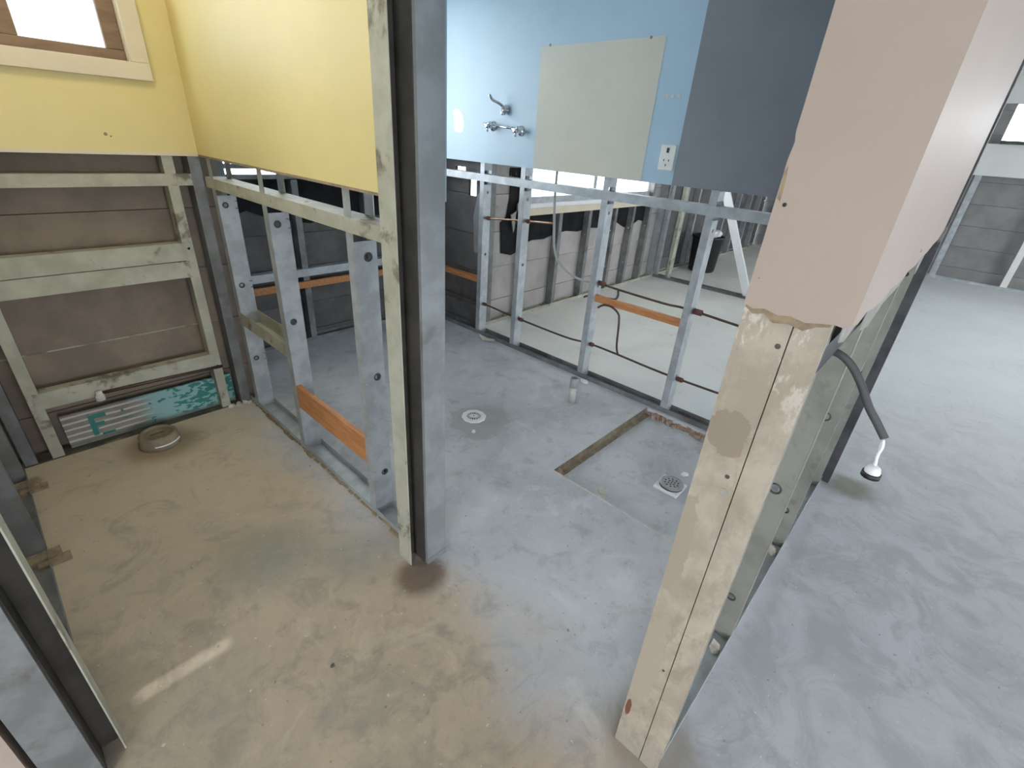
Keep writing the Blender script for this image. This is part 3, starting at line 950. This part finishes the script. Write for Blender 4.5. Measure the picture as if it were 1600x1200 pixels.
# long face lining, lower edge torn
edge = [(0.7575, 1.208), (0.80, 1.200), (0.86, 1.206), (0.95, 1.195), (1.05, 1.190), (1.16, 1.196), (1.25, 1.186), (1.42, 1.190), (1.6, 1.180), (1.75, 1.188), (1.9, 1.178), (2.1, 1.184), (2.3, 1.18), (2.47, 1.20), (2.53, 1.25)]
prism('wall_lining', [(0.7575, 2.55)] + edge + [(2.53, 2.55)], 'y', 0.066, 0.077, 'beige', wf)
box('wall_lining', (0.77, 2.46, 0.196, 0.206, CUT, CEIL), 'blue', wf)
# torn paper flaps hanging from that edge
for (pts, d0) in (([(0.775, 1.22), (0.80, 1.168), (0.86, 1.155), (0.97, 1.172), (1.03, 1.22)], 0.0785),
                  ([(1.06, 1.22), (1.05, 1.128), (1.18, 1.105), (1.32, 1.130), (1.60, 1.125), (1.86, 1.172), (1.90, 1.22)], 0.080),
                  ([(1.95, 1.21), (2.0, 1.12), (2.12, 1.08), (2.2, 1.14), (2.22, 1.21)], 0.0785)):
    prism('torn_paper', pts, 'y', d0, d0 + 0.0016, 'paper', wf)
for (y, z, r, m_) in ((0.1445, 1.152, 0.0042, 'plate_dirt'), (0.152, 0.905, 0.004, 'plate_dirt'), (0.15, 0.872, 0.008, 'paper'), (0.147, 0.36, 0.003, 'plate_dirt')):
    dot('screw_hole', 0.7568, y, z, r, 'x', m_, wf)
dot('screw_hole', 0.7446, 0.191, 1.345, 0.0028, 'x', 'black', wf)
dot('screw_hole', 0.7446, 0.195, 1.245, 0.0012, 'x', 'core', wf)
dot('screw_hole', 1.55, 0.0655, 1.222, 0.004, 'y', 'core', wf)
prism('lining_chip', [(0.198, 1.348), (0.2025, 1.352), (0.2035, 1.385), (0.2005, 1.392), (0.1985, 1.37)], 'x', 0.7442, 0.7452, 'core', wf)

# ================================================================== bright room behind the blue wall
wn = structure('wall_north', 'pale boarded outer wall with steel studs and torn black sarking', 'wall')
cladding(wn, 'x', 2.735, 2.748, 2.60, 5.56, 'board_light', openings=[(3.10, 5.20, 0.93, 2.1)])
cladding(wn, 'x', 2.735, 2.748, 5.56, 9.4, 'board_dark')
for x, m_ in ((2.66, 'galv_old'), (3.05, 'galv_old'), (3.52, 'galv_old'), (3.98, 'galv_old'), (4.44, 'galv_old'), (4.80, 'galv_old'), (5.16, 'galv_old')):
    top = 0.90 if 3.1 < x < 5.15 else CEIL
    stud_x(wn, x, 2.662, 0.003, top, 0.07, m_, depth=0.045, holes=((0.03, 0.25, 0.009), (0.03, 0.62, 0.009)))
for x in (5.48, 6.05, 6.42, 7.0, 7.45, 7.95, 8.45, 8.9):
    stud_x(wn, x, 2.662, 0.003, CEIL, 0.07, 'galv', depth=0.045)
channel('bottom_plate', (2.60, 2.662, 0.0), (0, 1, 0), (0, 0, 1), (1, 0, 0), 6.75, 0.072, 0.025, 0, 'galv_dusty', wn)
pts = [(3.09, 0.91), (5.2, 0.91), (5.2, 0.66), (5.05, 0.685), (4.88, 0.62), (4.76, 0.63), (4.6, 0.69), (4.42, 0.685), (4.25, 0.66), (4.1, 0.67), (3.9, 0.65), (3.72, 0.67), (3.58, 0.66), (3.4, 0.625), (3.24, 0.63), (3.09, 0.60)]
prism('sarking_strip', pts, 'y', 2.724, 2.730, 'sarking', wn)
prism('sarking_strip', [(2.92, 1.2), (3.09, 1.2), (3.09, 0.56), (2.98, 0.53), (2.86, 0.56), (2.84, 0.80), (2.90, 0.84), (2.93, 0.98)], 'y', 2.724, 2.730, 'sarking', wn)
prism('torn_board', [(2.92, 0.86), (3.02, 0.90), (3.05, 0.98), (2.99, 0.94), (2.99, 0.80), (2.96, 0.72)], 'y', 2.690, 2.700, 'paper', wn)
box('wall_lining', (5.21, 9.3, 2.648, 2.660, CUT + 0.3, CEIL), 'white_paint', wn)
box('wall_lining', (2.56, 3.05, 2.648, 2.660, CUT + 0.05, CEIL), 'white_paint', wn)
w3 = structure('window_3', 'wide bright window with white sill beyond the blue partition', 'window')
box('sill', (3.08, 5.22, 2.655, 2.77, 0.905, 0.935), 'white_plastic', w3, bevel=0.003)
box('apron', (3.08, 5.18, 2.653, 2.665, 0.848, 0.905), 'cream_trim', w3)
for d in ((3.10, 5.20, 2.70, 2.75, 0.935, 0.985), (3.10, 3.13, 2.70, 2.75, 0.985, 2.1), (5.17, 5.20, 2.70, 2.75, 0.985, 2.1), (3.10, 5.20, 2.70, 2.75, 2.06, 2.1), (4.04, 4.09, 2.70, 2.75, 0.985, 2.06)):
    box('sash', d, 'galv' if d[2] else 'galv', w3)
box('pane', (3.13, 4.04, 2.724, 2.728, 0.985, 2.06), 'glass', w3)
box('pane', (4.09, 5.17, 2.724, 2.728, 0.985, 2.06), 'glass', w3)

# pale pool fence outside
fn = empty('garden_fence', (2.0, 6.2, -0.31))
for k in range(34):
    box('picket', (0.16 * k, 0.16 * k + 0.02, 0, 0.02, 0.0, 1.62), 'white_plastic', fn)
for z in (0.25, 1.45):
    box('fence_rail', (0, 5.4, -0.015, 0.0, z, z + 0.04), 'white_plastic', fn)
tag(fn, 'pale picket fence in the yard outside the window', 'fence')

# open frame between the bright room and the next
wm = structure('wall_middle', 'open steel frame with white diagonal brace at the end of bright room', 'wall')
channel('bottom_plate', (5.52, 0.9, 0.0), (1, 0, 0), (0, 0, 1), (0, 1, 0), 1.75, 0.075, 0.03, 0, 'galv_old', wm)
for y, m_ in ((2.615, 'galv'), (2.45, 'galv_dusty'), (1.05, 'galv')):
    stud_y(wm, 5.521, y, 0.003, CEIL, 0.073, m_)
bm = bmesh.new()
v0, v1 = Vector((5.535, 1.50, 0.0)), Vector((5.535, 2.235, 1.46))
d = (v1 - v0).normalized()
n_ = Vector((0, -d.z, d.y))
for a in (-1, 1):
    for q in (0.0, 0.03):
        pass
P = [v0 - n_ * 0.04, v0 + n_ * 0.04, v1 + n_ * 0.04, v1 - n_ * 0.04]
lo = [bm.verts.new(p) for p in P]
hi = [bm.verts.new(p + Vector((0.03, 0, 0))) for p in P]
bm.faces.new(lo)
bm.faces.new(hi)
for i in range(4):
    bm.faces.new((lo[i], lo[(i + 1) % 4], hi[(i + 1) % 4], hi[i]))
obj('brace', bm, 'white_plastic', wm)
box('top_rail', (5.52, 5.595, 0.9, 2.65, 1.30, 1.345), 'galv', wm)
box('wall_lining', (5.51, 5.52, 0.9, 2.65, 1.345, CEIL), 'white_paint', wm)

# far wall of the house
wfar = structure('wall_far', 'distant grey boarded end wall with pale studs and light blue lining', 'wall')
cladding(wfar, 'y', 9.42, 9.435, -4.6, 2.75, 'board_back', openings=[(-2.9, 0.1, 1.77, 2.2)])
for y in (2.2, 1.75, 1.3, 0.7, 0.12, -0.66, -1.3, -2.0, -2.7):
    stud_x(wfar, 9.31, y, 0.003, 1.4, 0.07, 'white_paint' if y < 0 else 'galv', depth=0.045)
channel('bottom_plate', (9.31, -4.5, 0.0), (1, 0, 0), (0, 0, 1), (0, 1, 0), 7.1, 0.075, 0.03, 0, 'galv', wfar)
box('wall_lining', (9.295, 9.31, -4.55, 2.65, 1.37, 1.745), 'white_paint', wfar)
box('wall_lining', (9.295, 9.31, -4.55, 2.65, 2.2, CEIL), 'white_paint', wfar)
box('window_ledge', (9.26, 9.40, -2.9, 0.1, 1.745, 1.785), 'dark_grey', wfar)

# black bin in the far room
bn = empty('bin', (6.42, 2.42, 0.0))
bm = bmesh.new()
lathe(bm, [(0.15, 0.0), (0.165, 0.02), (0.19, 0.42), (0.205, 0.43), (0.205, 0.452), (0.18, 0.452), (0.155, 0.05)], 20)
obj('tub', bm, 'black', bn, smooth=True)
tag(bn, 'black bin standing by studs in the far room', 'bin')
rg = empty('rag', (6.30, 2.30, 0.473))
bm = bmesh.new()
lathe(bm, [(0.02, -0.01), (0.07, 0.0), (0.085, 0.03), (0.06, 0.06), (0.02, 0.07)], 9)
for v in bm.verts:
    v.co.x *= 1.3 + 0.2 * math.sin(v.co.y * 60)
    v.co.z += 0.01 * math.sin(v.co.x * 80)
obj('cloth', bm, 'white_plastic', rg)
tag(rg, 'white crumpled rag on the rim of black bin', 'rag')

# ================================================================== plumbing in the blue partition
XP = 2.5125


def pipe_thing(name, label, paths, mat, fittings=(), cat='pipe', r=0.0065, base=None):
    base = Vector(base or paths[0][0])
    e = empty(name, base)
    for p in paths:
        bm = bmesh.new()
        tube(bm, [Vector(q) - base for q in smooth_path(p, 6)], r, 10)
        obj('pipe', bm, mat, e, smooth=True)
    for (y, z, l, rr) in fittings:
        bm = bmesh.new()
        lathe(bm, [(rr * 0.7, -l / 2), (rr, -l / 2 + 0.003), (rr, l / 2 - 0.003), (rr * 0.7, l / 2)], 12, (XP - base.x, y - base.y, z - base.z), 'y')
        obj('lagging', bm, 'rust', e, smooth=True)
    return tag(e, label, cat)


pipe_thing('cold_water_pipe', 'long dark copper pipe run low through the blue partition studs',
           [[(XP, 3.05, 0.245), (XP, 2.55, 0.242), (XP, 2.2, 0.228), (XP, 1.75, 0.222), (XP, 1.56, 0.238), (XP, 1.35, 0.236), (XP, 0.95, 0.224), (XP, 0.3, 0.238)],
            [(XP, 1.33, 0.236), (2.492, 1.338, 0.30), (2.488, 1.35, 0.46), (2.488, 1.368, 0.505), (2.488, 1.42, 0.530), (2.488, 1.475, 0.525), (2.488, 1.51, 0.500)]],
           'pipe', ((2.535, 0.242, 0.03, 0.013), (2.155, 0.227, 0.035, 0.014), (1.53, 0.238, 0.03, 0.014), (0.91, 0.224, 0.04, 0.014)))
pipe_thing('hot_water_pipe', 'dark copper pipe with short branch above the orange timber noggin',
           [[(XP, 1.55, 0.645), (XP, 1.40, 0.636), (XP, 1.10, 0.630), (XP, 0.92, 0.634), (XP, 0.3, 0.60)],
            [(XP, 1.405, 0.634), (XP, 1.40, 0.60), (XP, 1.415, 0.575), (XP, 1.46, 0.567), (XP, 1.60, 0.548), (XP, 1.64, 0.53)]],
           'pipe', ((1.525, 0.645, 0.05, 0.015), (0.905, 0.634, 0.05, 0.017)))
pipe_thing('copper_pipe', 'bright copper pipe running high between the first two blue partition studs',
           [[(XP, 2.62, 0.872), (XP, 2.27, 0.908), (XP, 1.955, 0.935)]], 'copper', ((2.53, 0.882, 0.03, 0.014), (2.155, 0.917, 0.03, 0.014)))
pipe_thing('poly_pipe', 'grey flexible pipe dropping from the blue wall and curving to stud',
           [[(XP, 1.956, 1.30), (XP, 1.955, 1.10), (XP, 1.935, 0.90), (XP, 1.922, 0.80), (XP, 1.88, 0.715), (XP, 1.79, 0.66), (XP, 1.68, 0.632), (XP, 1.58, 0.640)]], 'grey_pipe', r=0.008)

# ------------------------------------------------------------------ tap set and spout on the blue wall
TX = A0 - 0.010
tp = empty('wall_tap_set', (TX, 2.36, 1.45))
bm = bmesh.new()
tube(bm, [(-0.012, 0.115, 0.018), (-0.012, -0.12, 0.0)], 0.006, 10)
obj('connecting_bar', bm, 'chrome', tp, smooth=True)
for (dy, dz) in ((0.118, 0.012), (-0.128, -0.006)):
    bm = bmesh.new()
    lathe(bm, [(0.030, 0.0), (0.030, -0.004), (0.022, -0.012), (0.014, -0.016), (0.013, -0.045), (0.017, -0.048), (0.017, -0.060), (0.010, -0.064)], 18, (0, dy, dz), 'x')
    tb = obj('tap', bm, 'chrome', tp, smooth=True)
    bm = bmesh.new()
    for k in range(3):
        a = math.radians(20 + 120 * k)
        tube(bm, [(-0.055, dy, dz), (-0.055, dy + 0.020 * math.cos(a), dz + 0.020 * math.sin(a)), (-0.052, dy + 0.034 * math.cos(a), dz + 0.034 * math.sin(a))], [0.008, 0.006, 0.0075], 8)
    obj('handle', bm, 'chrome', tb, smooth=True)
tag(tp, 'pair of chrome wall taps on the pale blue lining', 'taps')
sp = empty('spout', (TX, 2.365, 1.575))
bm = bmesh.new()
lathe(bm, [(0.026, 0.0), (0.026, -0.006), (0.016, -0.014), (0.014, -0.03)], 18, (0, 0, -0.018), 'x')
obj('flange', bm, 'chrome', sp, smooth=True)
bm = bmesh.new()
tube(bm, smooth_path([(-0.02, 0, -0.03), (-0.035, 0.0, -0.005), (-0.05, 0.02, 0.012), (-0.075, 0.05, 0.028), (-0.09, 0.065, 0.055)], 5), 0.0085, 10)
obj('arm', bm, 'chrome', sp, smooth=True)
bm = bmesh.new()
lathe(bm, [(0.013, -0.02), (0.016, -0.016), (0.016, 0.0), (0.012, 0.004)], 14, (-0.03, 0, -0.03), 'z')
obj('nut', bm, 'chrome', sp, smooth=True)
tag(sp, 'chrome swan neck spout above the taps on blue lining', 'spout')

# power outlet
po = empty('power_outlet', (TX, 1.23, 1.365))
bm = bmesh.new()
add_box(bm, -0.009, 0.0005, -0.040, 0.040, -0.058, 0.058)
obj('plate', bm, 'cream_plastic', po, bevel=0.004)
bm = bmesh.new()
add_box(bm, -0.0125, -0.0088, -0.006, 0.006, 0.022, 0.044)
obj('switch', bm, 'dark_grey', po)
for (y, z, w, h) in ((0.013, -0.012, 0.0022, 0.010), (-0.013, -0.012, 0.0022, 0.010), (0.0, -0.034, 0.0022, 0.010)):
    bm = bmesh.new()
    add_box(bm, -0.0102, -0.0088, y - w, y + w, z - h / 2, z + h / 2)
    obj('socket_slot', bm, 'black', po)
tag(po, 'cream power outlet at the blue and grey lining joint', 'power outlet')

# ------------------------------------------------------------------ floor wastes and stub pipes
fd = empty('floor_waste', (1.582, 1.648, 0.0))
bm = bmesh.new()
lathe(bm, [(0.068, 0.0), (0.070, 0.006), (0.066, 0.010), (0.042, 0.010), (0.040, 0.007)], 10)
obj('rim', bm, 'white_plastic', fd)
bm = bmesh.new()
lathe(bm, [(0.041, 0.006), (0.041, 0.0075), (0.005, 0.0078)], 24)
obj('throat', bm, 'black', fd)
bm = bmesh.new()
for k in range(16):
    a = 2 * math.pi * k / 16
    vs_ = add_box(bm, 0.014, 0.041, -0.0019, 0.0019, 0.0072, 0.0095)
    bmesh.ops.rotate(bm, verts=vs_, cent=(0, 0, 0), matrix=Matrix.Rotation(a, 3, 'Z'))
lathe(bm, [(0.004, 0.007), (0.016, 0.0075), (0.016, 0.0095), (0.004, 0.0095)], 16)
obj('grate', bm, 'white_plastic', fd)
bm = bmesh.new()
lathe(bm, [(0.004, 0.0095), (0.004, 0.0101), (0.001, 0.0102)], 10)
obj('screw', bm, 'black', fd)
tag(fd, 'white plastic floor waste grate in bathroom slab', 'drain')

sdn = empty('shower_waste', (1.905, 0.605, -0.042))
bm = bmesh.new()
vs_ = add_box(bm, -0.062, 0.058, -0.058, 0.062, 0.0, 0.016)
obj('base', bm, 'white_plastic', sdn, bevel=0.004)
bm = bmesh.new()
lathe(bm, [(0.056, 0.015), (0.056, 0.021), (0.05, 0.021)], 28)
obj('gasket', bm, 'black', sdn)
bm = bmesh.new()
lathe(bm, [(0.054, 0.020), (0.058, 0.024), (0.057, 0.029), (0.050, 0.031), (0.047, 0.029), (0.010, 0.0295)], 28)
obj('grate', bm, 'steel_grate', sdn, smooth=False)
for (r, n) in ((0.0, 1), (0.015, 6), (0.031, 10)):
    for k in range(n):
        a = 2 * math.pi * k / n + r * 9
        bm = bmesh.new()
        lathe(bm, [(0.0042, 0.0288), (0.0042, 0.0300), (0.003, 0.0301)], 10, (r * math.cos(a), r * math.sin(a), 0))
        obj('grate_hole', bm, 'black', sdn)
tag(sdn, 'round steel floor waste on white base in the shower recess', 'drain')

wp = empty('waste_pipe', (2.155, 1.392, 0.0))
bm = bmesh.new()
lathe(bm, [(0.021, 0.0), (0.021, 0.105), (0.018, 0.105), (0.018, 0.02)], 20)
obj('pipe', bm, 'pvc', wp, smooth=True)
bm = bmesh.new()
lathe(bm, [(0.020, 0.10), (0.0245, 0.102), (0.0245, 0.160), (0.022, 0.164), (0.019, 0.162), (0.019, 0.12)], 20)
obj('socket', bm, 'grey_pipe', wp, smooth=True)
tag(wp, 'grey plastic waste pipe stub standing in bathroom slab', 'pipe')

tc_ = empty('toilet_collar', (0.292, 2.455, 0.0))
bm = bmesh.new()
lathe(bm, [(0.085, 0.0), (0.084, 0.018), (0.078, 0.024), (0.0775, 0.052), (0.070, 0.060), (0.060, 0.060), (0.057, 0.050), (0.055, 0.035)], 32)
obj('collar', bm, 'pvc_dirty', tc_, smooth=True)
bm = bmesh.new()
lathe(bm, [(0.058, 0.046), (0.057, 0.052), (0.01, 0.053)], 28)
obj('plug', bm, 'pvc_dirty', tc_)
box('plug_slot', (-0.03, 0.025, -0.003, 0.003, 0.050, 0.0545), 'black', tc_)
bm = bmesh.new()
pts = []
for k in range(12):
    a = math.radians(-115 + 85 * k / 11)
    pts.append((0.0835 * math.cos(a), 0.0835 * math.sin(a), 0.0245))
tube(bm, pts, 0.003, 6)
obj('worn_lip', bm, 'white_plastic', tc_)
tag(tc_, 'dirty round toilet pan collar plugged in the brown slab', 'pipe')

# ------------------------------------------------------------------ loose cable on the right-hand wall
cb = empty('cable', (0.95, 0.098, 1.108))
CB = Vector((0.95, 0.098, 1.108))
path = smooth_path([(0.975, 0.125, 1.085), (0.955, 0.105, 1.104), (0.95, 0.086, 1.1065), (0.95, 0.064, 1.094), (0.95, 0.040, 1.067), (0.95, 0.017, 1.033), (0.95, -0.003, 1.010), (0.95, -0.0225, 0.987)], 6)
bm = bmesh.new()
tube(bm, [p - CB for p in path], 0.0036, 10, flat=1.9)
obj('sheath', bm, 'dark_grey', cb, smooth=True)
bm = bmesh.new()
tube(bm, [p - CB for p in smooth_path([(0.95, -0.0215, 0.984), (0.95, -0.0255, 0.970), (0.95, -0.0245, 0.952), (0.95, -0.0275, 0.936), (0.95, -0.027, 0.928)], 5)], 0.0026, 8)
tube(bm, [p - CB for p in smooth_path([(0.952, -0.0215, 0.984), (0.953, -0.0225, 0.968), (0.952, -0.026, 0.950), (0.951, -0.0255, 0.934)], 5)], 0.0018, 8)
obj('wire', bm, 'white_plastic', cb, smooth=True)
c0 = Vector((0.95, -0.0285, 0.9155)) - CB
bm = bmesh.new()
lathe(bm, [(0.005, 0.017), (0.010, 0.013), (0.0125, 0.006), (0.0125, 0.0)], 14, c0)
obj('connector', bm, 'white_plastic', cb, smooth=True)
bm = bmesh.new()
lathe(bm, [(0.0125, 0.0025), (0.0150, 0.002), (0.0150, -0.0065), (0.010, -0.008)], 14, c0)
obj('connector_cap', bm, 'black', cb, smooth=True)
tag(cb, 'dark cable looping out of the stud wall with white connector', 'cable')


# ------------------------------------------------------------------ debris
def chip(name, label, cat, x, y, z, sx, sy, sz, rot, mat='chip', group=None, bend=0.0):
    bm = bmesh.new()
    n = random.choice((5, 6, 7))
    lo, hi = [], []
    for k in range(n):
        a = 2 * math.pi * k / n + random.uniform(-0.25, 0.25)
        rr = random.uniform(0.75, 1.05)
        px, py = sx * rr * math.cos(a), sy * rr * math.sin(a)
        b = bend * (px / sx) ** 2
        lo.append(bm.verts.new((px, py, 0.0 + b)))
        hi.append(bm.verts.new((px * 0.85, py * 0.85, sz * random.uniform(0.7, 1.1) + b)))
    bm.faces.new(lo)
    bm.faces.new(hi)
    for k in range(n):
        bm.faces.new((lo[k], lo[(k + 1) % n], hi[(k + 1) % n], hi[k]))
    o = obj(name, bm, mat)
    o.location = (x, y, z)
    o.rotation_euler = (0, 0, math.radians(rot))
    return tag(o, label, cat, group)


for (x, y, s, r) in ((0.655, 2.592, 0.022, 20), (0.690, 2.585, 0.026, 70), (0.725, 2.592, 0.02, 130), (0.742, 2.572, 0.015, 10)):
    chip('plaster_chip', 'pale plaster chip on toilet slab under the corner stud', 'debris', x, y, 0.0, s, s * 0.6, 0.014, r, group='plaster chips in the toilet corner')
chip('paper_scrap', 'large tan paper scrap on the plate below the first blue wall studs', 'debris', 2.43, 2.42, 0.0, 0.10, 0.04, 0.004, 100, 'chip', bend=0.035)
chip('paper_scrap', 'folded tan paper scrap lying beyond the second blue wall stud', 'debris', 2.62, 2.30, 0.0, 0.05, 0.025, 0.004, 70, 'chip', bend=0.03)
chip('paper_scrap', 'upright torn paper scrap against the pale boarded wall', 'debris', 2.98, 2.60, 0.0, 0.05, 0.03, 0.11, 20, 'chip')
chip('plaster_chip', 'white plaster chip beside the stud above the waste pipe', 'debris', 2.44, 1.50, 0.0, 0.04, 0.02, 0.012, 80, 'white_plastic')
chip('plaster_chip', 'small white chip beside the white floor waste', 'debris', 1.478, 1.538, 0.0, 0.015, 0.011, 0.010, 30, 'white_plastic')
chip('plaster_chip', 'flat white chip in the middle of shower recess', 'debris', 1.63, 0.815, -0.042, 0.034, 0.026, 0.006, 50, 'chip')
chip('plaster_chip', 'triangular white chip beside the steel shower waste', 'debris', 2.05, 0.60, -0.042, 0.026, 0.016, 0.014, 140, 'white_plastic')
chip('plaster_chip', 'rust coloured crumb at the shower recess corner', 'debris', 1.572, 1.028, -0.042, 0.03, 0.016, 0.034, 10, 'brick')
chip('stone_crumb', 'single dark crumb on the brown hall slab', 'debris', 0.328, 0.90, 0.0, 0.008, 0.006, 0.006, 10, 'plate_dirt')
chip('stone_crumb', 'tiny dark crumb in the shower recess near the jamb', 'debris', 1.70, 0.43, -0.042, 0.009, 0.007, 0.006, 10, 'plate_dirt')
for (x, y, l_) in ((1.20, 0.115, 'plaster crumb in the bottom plate before the first beige wall stud'), (1.78, 0.12, 'plaster crumb in the bottom plate between two beige wall studs'), (0.93, 0.14, 'plaster crumb in the bottom plate beside the stained jamb')):
    chip('plaster_chip', l_, 'debris', x, y, 0.002, 0.03, 0.018, 0.02, 40, 'chip')
